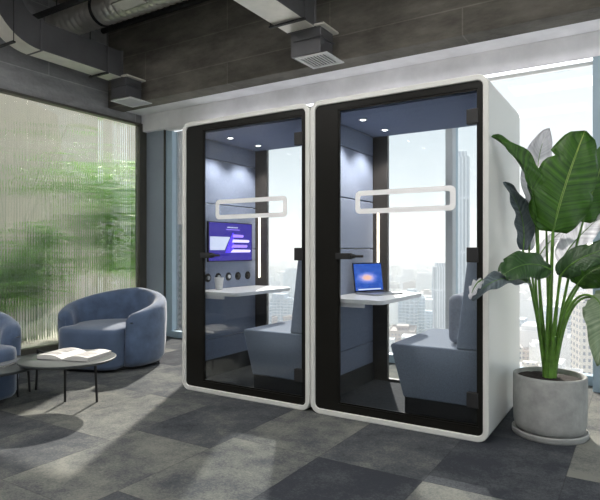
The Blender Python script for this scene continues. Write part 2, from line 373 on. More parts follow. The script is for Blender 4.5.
# ------------------------------------------------------------------ garden behind the ribbed glass
struct('terrace_ground', (lambda bm: (prism(bm, [(-6.0, .5), (-6.0, 5.6), (-8.55, 8.1), (-9.2, 8.3), (-9.2, .5)], -.3, -.02), bm)[1])(bmesh.new()), mat('terrace_gravel', (.55, .52, .46), .9, var=.25, vscale=30))
struct('terrace_wall', B((-9.0, -8.7, .5, 8.3, -.02, 4.5)), mat('terrace_wall_render', (.64, .55, .47), .9, var=.12, vscale=1.5))
def bush(cx, cy, zb, h, rad, n, seed, label, lmat, droop=.5, size=.22):
    rr = random.Random(seed)
    t = thing('garden_shrub', label, 'shrub', (cx, cy, -.02), 0, 'garden plants behind the ribbed glass')
    bs = bmesh.new()
    stems = []
    for k in range(9):
        a = rr.uniform(0, 2*PI); e = rad*rr.uniform(.25, .9)
        top = (e*math.cos(a), e*math.sin(a), h*rr.uniform(.6, 1))
        p = bez((0.05*math.cos(a), .05*math.sin(a), 0), (e*.25*math.cos(a), e*.25*math.sin(a), h*.6), top, 8); stems.append(p)
        tube(bs, p, [.016-.0012*i for i in range(9)], 6)
    obj('stem', bs, MT['stalk'], t)
    bl = bmesh.new()
    for k in range(n):
        st = rr.choice(stems); p = st[rr.randint(3, 8)]
        p = p+Vector((rr.uniform(-.15, .15), rr.uniform(-.15, .15), rr.uniform(-.12, .12)))
        if p.z < zb: continue
        a = rr.uniform(0, 2*PI); L = size*rr.uniform(.7, 1.5); w = L*.17
        d = Vector((math.cos(a), math.sin(a), rr.uniform(-.35, .4)))
        s = Vector((-math.sin(a), math.cos(a), 0))*w
        q0 = p; q1 = p+d*L*.35; q2 = p+d*L*.72+Vector((0, 0, -droop*L*.12)); q3 = p+d*L+Vector((0, 0, -droop*L*.4))
        v = [bl.verts.new(c) for c in (q0, q1-s, q1+Vector((0,0,.012)), q1+s, q2-s*.8, q2+Vector((0,0,.012)), q2+s*.8, q3)]
        for f in ((0,1,2),(0,2,3),(1,4,5,2),(2,5,6,3),(4,7,5),(5,7,6)): bl.faces.new([v[i] for i in f])
    obj('foliage', bl, lmat, t)
gl = [mat('shrub_leaf', (.22, .50, .08), .5, var=.5, vscale=3), mat('shrub_leaf_light', (.26, .52, .10), .5, var=.4, vscale=3)]
for g in gl:
    nt = g.node_tree; b_ = nt.nodes['Principled BSDF']; t_ = nt.nodes.new('ShaderNodeBsdfTranslucent'); t_.inputs[0].default_value = (.4, .7, .15, 1)
    m_ = nt.nodes.new('ShaderNodeMixShader'); m_.inputs[0].default_value = .3; nt.links.new(b_.outputs[0], m_.inputs[1]); nt.links.new(t_.outputs[0], m_.inputs[2]); nt.links.new(m_.outputs[0], nt.nodes['Material Output'].inputs[0])
bush(-6.75, 5.45, .2, 2.55, .50, 900, 3, 'tall green shrub behind the ribbed glass next to the blue-grey pillar', gl[0], size=.22)
bush(-6.70, 4.25, .0, 1.45, .38, 700, 5, 'low bright green shrub behind the ribbed glass, left of the armchair', gl[1], size=.20)
bush(-6.75, 3.60, .1, 1.15, .35, 300, 8, 'low green shrub behind the ribbed glass at the left edge of the photo', gl[0], size=.18)
bush(-7.3, 4.9, 2.0, 3.1, .95, 130, 11, 'high sparse foliage in front of the terrace wall, over the other shrubs', gl[1], size=.34)
bush(-6.55, 5.92, .1, 1.9, .28, 400, 14, 'narrow dense shrub at the corner behind the glass frame', gl[0], size=.16)

# ------------------------------------------------------------------ services under the slab
def duct(xc, w, zb, hgt, y0, y1, label, elbow=False):
    t = thing('air_duct', label, 'air duct', (xc, y1, zb))
    d = bmesh.new(); box(d, -w/2, w/2, y0-y1, 0, 0, hgt)
    du = obj('duct', d, MT['steel'], t, bevel=.004)
    # thin bright skin paints the light on the underside; joint flanges
    u = bmesh.new(); box(u, -w/2+.004, w/2-.004, y0-y1, -.002, -.006, -.0005); obj('underside_lit_skin', u, MT['steel_bright_and_lit'], t)
    for yy in (y0-y1, -.012): obj('joint_flange', B((-w/2-.010, w/2+.010, yy-.010, yy+.010, -.012, hgt+.010)), MT['steel'], t, bevel=.003)
    if elbow:
        e = bmesh.new(); n = 12; r0, r1 = .22, .22+hgt
        yc = y0-y1; zc = hgt+.22
        sect = []
        for i in range(n+1):
            a = PI/2*i/n
            sect.append([e.verts.new((sx, yc-rr_*math.sin(a), zc-rr_*math.cos(a))) for sx, rr_ in ((-w/2, r1), (w/2, r1), (w/2, r0), (-w/2, r0))])
        for A, C in zip(sect, sect[1:]):
            for q in range(4): e.faces.new((A[q], A[(q+1) % 4], C[(q+1) % 4], C[q]))
        e.faces.new(sect[0]); e.faces.new(sect[-1])
        obj('elbow', e, MT['steel'], t, smooth=True, angle=50)
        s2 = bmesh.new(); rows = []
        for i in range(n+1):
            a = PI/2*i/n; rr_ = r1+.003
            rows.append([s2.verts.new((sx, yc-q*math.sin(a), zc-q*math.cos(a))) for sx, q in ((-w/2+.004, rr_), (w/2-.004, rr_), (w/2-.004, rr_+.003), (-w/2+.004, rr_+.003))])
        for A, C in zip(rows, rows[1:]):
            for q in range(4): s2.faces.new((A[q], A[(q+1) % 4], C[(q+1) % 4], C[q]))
        obj('elbow_lit_skin', s2, MT['steel_bright_and_lit'], t, smooth=True, angle=50)  # bright skin stands for light on the outer curve of the elbow
        v = bmesh.new(); top = ZC-.01-zb; box(v, -w/2, w/2, yc-r1, yc-r0, zc, top); obj('riser', v, MT['steel'], t)
    # neck box down to the diffuser
    nk = bmesh.new(); box(nk, -w/2+.03, w/2+.05, .0, .24, -.235, .04)
    obj('neck', nk, MT['steel'], t, bevel=.004)
    obj('neck_flange', B((-w/2+.04, w/2+.10, -.03, .26, -.002, .016)), MT['steel_bright_and_lit'], t)
    obj('neck_flange', B((-w/2+.07, w/2+.07, -.02, .24, -.10, -.088)), MT['steel'], t)
    for hy in (-.25, -1.35):
        sb = obj('hanger', B((-w/2-.04, w/2+.04, hy-.015, hy+.015, -.03, -.014)), MT['black_matte'], t)
        for hx in (-w/2-.03, w/2+.03):
            hr = bmesh.new(); cyl(hr, (hx, hy, 0), .005, -.02, ZC-zb, n=6); obj('rod', hr, MT['black_matte'], sb)
    df = thing('air_diffuser', label, 'air diffuser', (xc+.12, y1+.13, zb-.235))
    pan = bmesh.new()
    A = [pan.verts.new((sx*.165, sy*.165, -.028)) for sx, sy in ((-1,-1),(1,-1),(1,1),(-1,1))]; C = [pan.verts.new((sx*.10, sy*.10, 0)) for sx, sy in ((-1,-1),(1,-1),(1,1),(-1,1))]
    for q in range(4): pan.faces.new((A[q], A[(q+1) % 4], C[(q+1) % 4], C[q]))
    sq = lambda s: [(-s, -s), (s, -s), (s, s), (-s, s)]
    ring(pan, sq(.17), sq(.135), (-.036, -.028), axis='z')
    obj('pan', pan, MT['grille'], df)
    lv = bmesh.new()
    for k in range(8): box(lv, -.117+.033*k, -.105+.033*k, -.135, .135, -.034, -.026)
    obj('louvre_grille', lv, MT['grille'], df)
    obj('throat', B((-.132, .132, -.132, .132, -.026, -.0255)), MT['black_matte'], df)
    return t, df
d1 = duct(-5.33, .24, 3.2, .30, 3.36, 4.40, 'rectangular steel duct with a curved elbow near the ribbed glass', True)
d1[1]['label'] = 'square white louvred air diffuser above the armchairs, left of the booths'
d2 = duct(-2.68, .30, 3.2, .36, 0.4, 4.34, 'rectangular steel duct above the gap between the booths')
d2[1]['label'] = 'square white louvred air diffuser above the tops of the booths'

t = thing('spiral_duct', 'silver round spiral duct running under the slab above the ribbed glass end', 'air duct', (-5.4, 3.98, 3.80))
bm = bmesh.new(); rad = []; pp = []
for i in range(0, 260):
    x = -.45+i*.03; pp.append((x, 0, 0)); rad.append(.154 if i % 3 else .168)
tube(bm, pp, rad, 28); obj('duct', bm, mat('spiral_steel', (.62, .60, .56), .28, .75, var=.15, vscale=4), t, smooth=True, angle=60)
bm = bmesh.new()
for x in (.35, 2.4, 4.6):
    bm = bmesh.new(); cyl(bm, (x, 0, 0), .172, -.02, .02, 'x', 28); c_ = obj('clamp', bm, MT['black_matte'], t)
    bm = bmesh.new(); cyl(bm, (x, 0, 0), .006, .165, .295, n=6); obj('rod', bm, MT['black_matte'], c_)
bm = B((XL, 3.0, 3.50, 3.55, 3.66, 3.70)); 
for x in (-5.2, -3.6, -2.0, -.4): cyl(bm, (x, 3.525, 3.68), .006, 0, .42, n=6)
tag(obj('cable_rail', bm, MT['black_matte']), 'slim black cable rail hanging below the slab near the elbow duct', 'rail')
bm = bmesh.new(); cyl(bm, (XL, 4.66, 3.98), .035, 0, 8.5, 'x', 14)
tag(obj('sprinkler_pipe', bm, MT['black_matte'], smooth=True), 'black pipe running along the top of the dark concrete beam', 'pipe')
t = thing('cable_tray', 'short pale cable tray hung on two rods beside the round duct', 'cable tray', (-4.35, 3.75, 3.62))
bm = B((-.17, .17, -.09, .09, 0, .008), (-.17, .17, -.09, -.082, 0, .05), (-.17, .17, .082, .09, 0, .05)); obj('tray', bm, MT['steel_bright_and_lit'], t)
for sx_ in (-.13, .13):
    bm = bmesh.new(); cyl(bm, (sx_, 0, 0), .007, 0, ZC-3.62, n=8); obj('rod', bm, MT['steel_bright_and_lit'], t)

# ------------------------------------------------------------------ booths
W, D, H = 1.260, 1.0, 2.226
def make_booth(label, loc):
    t = thing('phone_booth', label, 'phone booth', loc, 0, 'white framed phone booths')
    bm = bmesh.new(); ring(bm, rrect(0, W, ZF, H, .075, 12), rrect(.037, W-.037, ZF+.037, H-.037, .038, 12), (0, D), 'y')
    obj('shell', bm, MT['white_shell'], t, smooth=True, bevel=.006, seg=3)
    b = bmesh.new(); o_in = rrect(.037, W-.037, ZF+.037, H-.037, .038, 12)
    ring(b, o_in, [(max(.222, min(1.194, x)), max(.062, min(2.146, z))) for x, z in o_in], (.014, .044), 'y')
    obj('front_frame', b, MT['black'], t, smooth=True)
    # door
    dr = obj('door', B((.222, 1.193, .022, .032, .063, 2.145)), MT['glass'], t)
    e = bmesh.new(); ring(e, [(.222, .063), (1.193, .063), (1.193, 2.145), (.222, 2.145)], [(.232, .073), (1.183, .073), (1.183, 2.135), (.232, 2.135)], (.019, .035), 'y'); obj('door_edge', e, MT['black'], dr)
    for z in (.222, 1.12, 1.975):
        obj('hinge', B((1.122, 1.195, .008, .046, z-.047, z+.047)), MT['black_matte'], dr, bevel=.004)
    h = bmesh.new(); box(h, .210, .335, -.006, .018, 1.085, 1.128); box(h, .335, .36, -.012, .010, 1.092, 1.121)
    tube(h, [(.35, -.02, 1.107), (.36, -.032, 1.107), (.44, -.034, 1.107)], .009, 10)
    tube(h, [(.33, -.003, 1.107), (.345, -.02, 1.107)], .012, 10)
    obj('handle', h, MT['black_matte'], dr, bevel=.003)
    d = bmesh.new(); ring(d, rrect(.355, 1.053, 1.40, 1.558, .035, 8), rrect(.391, 1.017, 1.434, 1.524, .012, 8), (.0195, .0215), 'y')
    obj('decal', d, MT['decal'], dr)
    # felt side walls with seams
    for x0, x1, nm in ((.040, .069, 'side_panel'), (W-.066, W-.040, 'side_panel')):
        f = bmesh.new()
        for a, c in ((.02, .357), (.363, .757), (.763, 1.157), (1.163, 1.557), (1.563, 1.957), (1.963, 2.125)):
            for ya, yb in ((.05, .505), (.508, .952)) if False else ((.05, .952),): box(f, x0, x1, ya, yb, a, c)
        obj(nm, f, MT['felt'], t, bevel=.006, seg=2)
    cp = obj('ceiling_panel', B((.069, W-.066, .05, .952, 2.125, 2.18)), MT['felt_ceiling'], t)
    for y in (.30, .71):
        r = bmesh.new(); ring(r, rrect(.28-.032, .28+.032, y-.032, y+.032, .0319, 8), rrect(.28-.019, .28+.019, y-.019, y+.019, .0189, 8), (2.119, 2.126), 'z')
        dl = obj('downlight', r, MT['white_metal'], cp)
        c = bmesh.new(); cyl(c, (.28, y, 2.121), .019, 0, .004, n=20); obj('lens', c, MT['spotdisc'], cp)
        ld = bpy.data.lights.new('downlight_lamp', 'SPOT'); ld.energy = SPOT_W; ld.color = (1, .95, .9); ld.spot_size = math.radians(115); ld.spot_blend = .6; ld.shadow_soft_size = .025
        lo = bpy.data.objects.new('downlight_lamp', ld); COL.objects.link(lo); lo.parent = t; lo.location = (.28, y, 2.10)
    obj('floor_panel', B((.069, W-.066, .05, .952, .012, .030)), MT['booth_floor'], t)
    obj('skirting', B((.069, .080, .05, .952, .030, .18)), MT['black_matte'], t)
    fr = bmesh.new(); box(fr, .037, .200, .955, .992, ZF+.037, H-.037); box(fr, 1.18, W-.037, .955, .992, ZF+.037, H-.037); box(fr, .2, 1.18, .955, .992, ZF+.037, .05); box(fr, .2, 1.18, .955, .992, 2.15, H-.037)
    obj('rear_frame', fr, MT['darkbronze'], t)
    obj('rear_glass', B((.2, 1.18, .968, .978, .05, 2.15)), MT['backglass'], t)
    obj('light_strip', B((.108, .124, .947, .955, .88, 1.475)), MT['led'], t)
    ds = bmesh.new(); out = [(.072, .06), (.50, .06)] + [(.56-.06*math.cos(a), .06+.06-.06*math.sin(a)) for a in ()] 
    out = [(.072, .05), (.49, .05)]
    for i in range(7):
        a = -PI/2+PI/2*i/6; out.append((.49+.05*math.cos(a), .10+.05*math.sin(a)))
    for i in range(9):
        a = PI/2*i/8; out.append((.42+.12*math.cos(a), .82+.12*math.sin(a)))
    out.append((.072, .94))
    prism(ds, out, .772, .802, 'z'); obj('desk', ds, MT['white_top'], t, bevel=.004)
    obj('desk_bracket', B((.072, .40, .06, .08, .745, .772)), MT['white_metal'], t); obj('desk_bracket', B((.072, .40, .90, .92, .745, .772)), MT['white_metal'], t)
    # bench along the right wall
    be = bmesh.new(); prism(be, [(.585, .50), (.60, .515), (1.193, .515), (1.193, .16), (.68, .16)], .085, .945, 'y')
    obj('bench_seat', be, MT['felt_bench'], t, bevel=.012, seg=3)
    obj('bench_plinth', B((.69, 1.194, .09, .94, .030, .16)), MT['black_matte'], t)
    bk = bmesh.new(); prism(bk, [(1.035, .517), (1.105, 1.08), (1.193, 1.08), (1.193, .517)], .085, .945, 'y'); obj('backrest', bk, MT['felt_bench'], t, bevel=.01, seg=3)
    return t
SPOT_W = 13
X1, X0, YP = -2.037, -3.303, 3.414
boothR = make_booth('white phone booth nearer the potted plant, with a laptop on its desk', (X1, YP, 0))
boothL = copy_tree(boothR); boothL.location = (X0, YP, 0)
boothL['label'] = 'white phone booth nearer the armchairs, with a purple wall screen inside'
# round outlets on the felt wall below the screen
for k, yy in enumerate((3.66, 3.80, 3.945, 4.085, 4.235)):
    bm = bmesh.new(); cyl(bm, (.0685, yy-YP, .905), .038, 0, .007, 'x', 24)
    o = obj('socket', bm, MT['black'], boothL, smooth=True)
    bm = bmesh.new(); cyl(bm, (.0755, yy-YP, .905), .017, 0, .010, 'x', 18); obj('socket_insert', bm, [MT['aluminium'], MT['aluminium'], MT['white_metal'], MT['darkbronze'], MT['darkbronze']][k], o, smooth=True)

# wall screen
mon = thing('wall_screen', 'flat screen showing a white and violet diagram on a blue background, on the booth wall', 'screen', (X0+.0695, 3.965, 1.225))
obj('housing', B((0, .020, -.318, .318, -.18, .18)), MT['black'], mon, bevel=.003)
sc = obj('display', B((.020, .0215, -.310, .310, -.172, .172)), emitmat('display_blue', (.045, .035, .26), .8), mon)
def poly(pts, x, m, name):
    bm = bmesh.new(); prism(bm, pts, x, x+.0008, 'x'); return obj(name, bm, m, sc)
wh = emitmat('display_white', (.62, .68, .85), .7); vi = emitmat('display_violet', (.34, .22, 1.0), 1.0); bl_ = emitmat('display_bright_blue', (.09, .05, .95), 1.0)
poly([(-.30, -.075), (-.10, -.075), (-.02, .045), (-.30, .045)], .0216, wh, 'white_block')
poly([(-.09, -.10), (.03, -.10), (.03, .085), (.015, .085)], .0216, bl_, 'blue_wedge')
for i, (zz, L) in enumerate(((.055, .15), (.008, .24), (-.04, .21), (-.085, .26))):
    poly([(.02-.025*i*.5, zz-.013), (.02+L, zz-.013), (.02+L+.012, zz+.004), (.02+L, zz+.012), (.02, zz+.015)], .0219, vi if i % 2 == 0 else emitmat('display_lilac', (.62, .55, .98), 1.0), 'text_bar')
for i in range(7): poly([(-.06+.022*i, .128), (-.043+.022*i, .128), (-.043+.022*i, .138), (-.06+.022*i, .138)], .0219, wh, 'title_mark')
poly([(-.08, .110), (.12, .110), (.12, .115), (-.08, .115)], .0219, vi, 'title_rule')

# cup
cup = thing('paper_cup', 'plain white tapered cup standing on the desk below the wall screen', 'cup', (X0+.165, 3.70, .8025))
bm = bmesh.new(); lathe(bm, [(0, 0), (.027, 0), (.030, .004), (.041, .098), (.043, .102), (.041, .105), (.038, .100), (.028, .008), (0, .006)], n=28); obj('cup_body', bm, MT['white_top'], cup, smooth=True)

# laptop
lap = thing('laptop', 'open silver laptop showing a spiral galaxy on its screen, on the booth desk', 'laptop', (-1.845, 4.03, .8025), math.radians(67))
# local: x across width, +y toward the user is negative; screen leans back
obj('laptop_base', B((-.155, .155, -.215, 0, 0, .014)), MT['aluminium'], lap, bevel=.003)
kb = obj('keyboard', B((-.135, .135, -.115, -.02, .0142, .0155)), MT['black_matte'], lap)
lid = bmesh.new(); vs = box(lid, -.155, .155, 0, .007, 0, .235)
LR = Matrix.Rotation(-math.radians(8), 4, 'X')
for v in vs: v.co = LR @ v.co + Vector((0, .0, .012))
ld_ = obj('lid', lid, MT['black'], lap, bevel=.002)
gx = bpy.data.materials.new('galaxy_picture'); gx.use_nodes = True; nt = gx.node_tree; nt.nodes.clear(); N = nt.nodes.new; L = nt.links
o_ = N('ShaderNodeOutputMaterial'); e_ = N('ShaderNodeEmission'); tc = N('ShaderNodeTexCoord'); mp = N('ShaderNodeMapping')
mp.inputs['Location'].default_value = (0.015, -.0, -.125); 
L.new(tc.outputs['Object'], mp.inputs[0])
mp2 = N('ShaderNodeMapping'); mp2.inputs['Rotation'].default_value = (0, math.radians(18), 0); mp2.inputs['Scale'].default_value = (8, 0, 19); L.new(mp.outputs[0], mp2.inputs[0])
gr = N('ShaderNodeTexGradient'); gr.gradient_type = 'SPHERICAL'; L.new(mp2.outputs[0], gr.inputs[0])
nz = N('ShaderNodeTexNoise'); nz.inputs['Scale'].default_value = 28; nz.inputs['Detail'].default_value = 5; L.new(tc.outputs['Object'], nz.inputs['Vector'])
ad = N('ShaderNodeMath'); ad.operation = 'MULTIPLY_ADD'; ad.inputs[1].default_value = .5; L.new(nz.outputs['Fac'], ad.inputs[0]); 
L.new(gr.outputs['Fac'], ad.inputs[2])
rp = N('ShaderNodeValToRGB'); e = rp.color_ramp.elements; e[0].position = .12; e[0].color = (.02, .07, .38, 1); e[1].position = 1.15 if False else 1.0; e[1].color = (.95, .55, .40, 1)
for p_, c_ in ((.35, (.05, .14, .55, 1)), (.62, (.20, .26, .72, 1)), (.82, (.62, .50, .75, 1))): q = e.new(p_); q.color = c_
L.new(ad.outputs[0], rp.inputs[0]); L.new(rp.outputs[0], e_.inputs[0]); e_.inputs[1].default_value = .62; L.new(e_.outputs[0], o_.inputs[0])
s_ = bmesh.new(); vs = box(s_, -.147, .147, -.0015, 0, .012, .226)
for v in vs: v.co = LR @ v.co + Vector((0, .0, .012))
obj('display', s_, gx, ld_)
s_ = bmesh.new(); vs = box(s_, -.12, .12, -.0022, -.0014, .016, .026)
for v in vs: v.co = LR @ v.co + Vector((0, .0, .012))
obj('dock_bar', s_, wh, ld_)

# lumbar cushion in the right booth
bm = bmesh.new(); prism(bm, rrect(-.055, .055, 0, .33, .05, 6), -.16, .16, 'y')
cu = obj('cushion', bm, mat('cushion_grey', (.24, .26, .31), .95, var=.12, vscale=60, sheen=.3), None, (X1+.985, YP+.42, .519), 0, bevel=.03, seg=4, smooth=True)
tag(cu, 'grey cushion leaning on the bench backrest in the booth nearer the plant', 'cushion')

# ------------------------------------------------------------------ armchairs
def armchair(label, loc, rz, sc_=1.0):
    """faces local -Y"""
    t = thing('armchair', label, 'armchair', loc, rz, 'blue velvet tub armchairs')
    t.scale = (sc_, sc_, KT)
    bm = bmesh.new(); n = 48; rows = []; span = math.radians(133)
    RX, RY, TH = .50, .47, .135
    def topz(a):
        s = abs(a)/span
        return .742-.215*s**1.35
    for i in range(n+1):
        a = -span+2*span*i/n
        end = min(i, n-i)/n; k = 1.0
        e_ = min(1, end/.045); k = math.sqrt(max(0.0, 1-(1-e_)**2))*.92+.08
        zt = topz(a)-.05*(1-k)
        def P(dr, z, bulge):
            q = 1+bulge
            return Vector(((RX*q-dr)*math.sin(a), (RY*q-dr)*math.cos(a)+.0, z))
        th = TH*k; md = TH*(1-k)/2
        prof = []
        zb = .035
        prof += [(md+.02, zb, -.05), (md, zb+.05, -.03), (md, .22, .0), (md, .45, .02), (md+.005, zt-.07, .025)]
        for q in range(1, 6):
            b2 = PI*q/6; prof.append((md+th/2-th/2*math.cos(b2), zt-.07+.07*math.sin(b2), .025))
        prof += [(md+th, zt-.07, .02), (md+th+.01, .36, .0), (md+th+.01, .20, -.02), (md+th, zb, -.05)]
        rows.append([bm.verts.new(P(*p)) for p in prof])
    m = len(rows[0])
    for A, C in zip(rows, rows[1:]):
        for q in range(m): bm.faces.new((A[q], A[(q+1) % m], C[(q+1) % m], C[q]))
    bm.faces.new(rows[0]); bm.faces.new(rows[-1])
    sh = obj('backrest', bm, MT['velvet'], t, smooth=True, angle=80)
    # piping-like seam down each arm front is a raised welt
    # seat block: rounded, reaches the front between the arms
    def outline(g, front):
        o = []
        for i in range(41):
            a = -math.radians(128)+math.radians(256)*i/40
            o.append(((RX-TH-g)*math.sin(a), (RY-TH-g)*math.cos(a)))
        hw = o[-1][0]
        fr_ = []
        for i in range(1, 12):
            u = i/12; a = -PI/2+0
            x = hw*(1-2*u); fr_.append((x, -front-(.045)*(1-(2*u-1)**4)))
        # widen front slightly between the arms
        return o+[(hw+.015, -front+.03)]+fr_+[(-hw-.015, -front+.03)]
    s = bmesh.new(); prof = outline(.004, .43)
    lv = [(.97, .035), (1.0, .07), (1.0, .36), (.985, .395), (.93, .41)]
    rws = [[s.verts.new((x*f, y*f, z)) for x, y in prof] for f, z in lv]
    for A, C in zip(rws, rws[1:]):
        for q in range(len(A)): s.faces.new((A[q], A[(q+1) % len(A)], C[(q+1) % len(A)], C[q]))
    c0 = s.verts.new((0, 0, .425)); mid = [s.verts.new((x*.55, y*.55, .424)) for x, y in prof]
    A = rws[-1]
    for q in range(len(A)):
        s.faces.new((A[q], A[(q+1) % len(A)], mid[(q+1) % len(A)], mid[q])); s.faces.new((mid[q], mid[(q+1) % len(A)], c0))
    s.faces.new(rws[0])
    obj('seat', s, MT['velvet_seat'], t, smooth=True, angle=80)
    b = bmesh.new(); lathe(b, [(0, 0), (.36, 0), (.37, .01), (.37, .045), (0, .045)], n=36); obj('base', b, MT['black_matte'], t, smooth=True)
    return t
ch = armchair('blue velvet tub armchair behind the book table, in front of the ribbed glass', (-4.67, 3.82, ZF), math.radians(16), 1.08)
ch2 = copy_tree(ch); ch2.location = (-4.62, 2.16, ZF); ch2.rotation_euler.z = math.radians(92); ch2['label'] = 'blue velvet tub armchair cut off by the left edge of the photo'

# ------------------------------------------------------------------ coffee tables
def ctable(label, c, z, r, legs, rot=0):
    t = thing('coffee_table', label, 'coffee table', (c[0], c[1], ZF), rot, 'round dark coffee tables')
    b = bmesh.new(); lathe(b, [(0, z-.022), (r-.015, z-.022), (r, z-.012), (r, z-.003), (r-.004, z), (0, z)], n=64); obj('tabletop', b, MT['tabletop'], t, smooth=True, angle=30)
    for lx, ly in legs:
        g = bmesh.new(); tube(g, [(lx*.93, ly*.93, z-.02), (lx, ly, 0)], [.011, .009], 10); obj('leg', g, MT['black_matte'], t, smooth=True)
    g = bmesh.new(); ps = [(lx*.93, ly*.93, z-.03) for lx, ly in legs]
    for i in range(len(ps)): tube(g, [ps[i], (0, 0, z-.03)], .008, 8)
    obj('underframe', g, MT['black_matte'], t)
    return t
TA = at(68, 357, 4.02); TAc = Vector((TA.x, TA.y, 0))
legsA = []
for q in (at(65, 402, 4.14), at(97, 402, 4.14), at(36, 389.5, 4.5)): legsA.append((q.x-TA.x, q.y-TA.y))
ctable('round dark coffee table carrying the open book, the higher of the two', (TA.x, TA.y), .368, .345, legsA)
TB = at(-16, 370, 4.0)
legsB = []
for q in (at(18, 396, 4.3-.0), at(30, 391, 4.46), at(-60, 410, 3.8)): legsB.append((q.x-TB.x, q.y-TB.y))
legsB = [(q.x-TB.x, q.y-TB.y) for q in (at(18, 396, 4.28), at(30, 391, 4.44))]+[(-.22, -.18)]
ctable('low dark coffee table cut off by the left edge, the lower of the two', (TB.x, TB.y), .312, .40, legsB)

# open book
BK = at(70, 349, 4.05)
bk = thing('open_book', 'open white magazine lying on the higher round table', 'book', (TA.x+.0, TA.y+.06, .3405), math.radians(18))
for sgn in (-1, 1):
    b = bmesh.new(); n = 10; lo = []; hi = []
    for i in range(n+1):
        u = i/n; x = sgn*u*.215; z = .045*math.sin(PI*min(1, u*1.05)*.62)*(1-u*.55)+.006
        hi.append([b.verts.new((x, y, z)) for y in (-.15, .15)]); lo.append([b.verts.new((x, y, 0.0)) for y in (-.15, .15)])
    for i in range(n):
        b.faces.new((hi[i][0], hi[i+1][0], hi[i+1][1], hi[i][1])); b.faces.new((lo[i][0], lo[i][1], lo[i+1][1], lo[i+1][0]))
        for q in (0, 1): b.faces.new((lo[i][q], lo[i+1][q], hi[i+1][q], hi[i][q]))
    b.faces.new((lo[-1][0], lo[-1][1], hi[-1][1], hi[-1][0]))
    pg = obj('page_block', b, MT['paper'], bk, smooth=True, angle=50)
    for (u0, u1, y0, y1) in (((.3, .85, -.02, .12), (.3, .85, -.12, -.05)) if sgn < 0 else ((.25, .9, -.12, .02), (.3, .6, .05, .12))):
        c = bmesh.new(); rws = []
        for i in range(7):
            u = u0+(u1-u0)*i/6; x = sgn*u*.215; z = .045*math.sin(PI*min(1, u*1.05)*.62)*(1-u*.55)+.007
            rws.append([c.verts.new((x, yy, z)) for yy in (y0, y1)])
        for A, C in zip(rws, rws[1:]): c.faces.new((A[0], C[0], C[1], A[1]))
        obj('printed_picture', c, MT['print'], pg)
# notebook on the low table
nb = at(-2, 366, 3.72)
tb = thing('notebook', 'grey closed notebook on the low table at the left edge', 'notebook', (TB.x+.03, TB.y+.12, .2845), math.radians(30))
obj('page_block', B((-.10, .10, -.14, .14, 0, .010)), MT['paper'], tb); obj('cover', B((-.103, .103, -.143, .143, .010, .013)), mat('notebook_cover', (.16, .17, .19), .5), tb)

# ------------------------------------------------------------------ plant
PC = at(549.5, 437, 3.43); PX, PY = PC.x, PC.y
pot = thing('plant_pot', 'round grey concrete pot on a saucer beside the right booth', 'plant pot', (PX, PY, ZF))
pot.scale = (.945, .945, KT)
bm = bmesh.new(); lathe(bm, [(0, .03), (.19, .03), (.218, .042), (.228, .08), (.233, .22), (.232, .36), (.229, .372), (.221, .376), (.213, .372), (.210, .33), (0, .32)], n=64); obj('pot_body', bm, MT['pot'], pot, smooth=True, angle=60)
bm = bmesh.new(); lathe(bm, [(0, 0), (.232, 0), (.240, .01), (.240, .034), (.234, .038), (.225, .03), (0, .03)], n=64); obj('saucer', bm, MT['pot'], pot, smooth=True, angle=40)
bm = bmesh.new(); 
lathe(bm, [(0, .352), (.08, .355), (.15, .350), (.2095, .345), (.2095, .32), (0, .321)], n=48)
for v in bm.verts:
    if v.co.z > .34: v.co.z += R.uniform(-.004, .006)
obj('soil', bm, MT['soil'], pot, smooth=True)

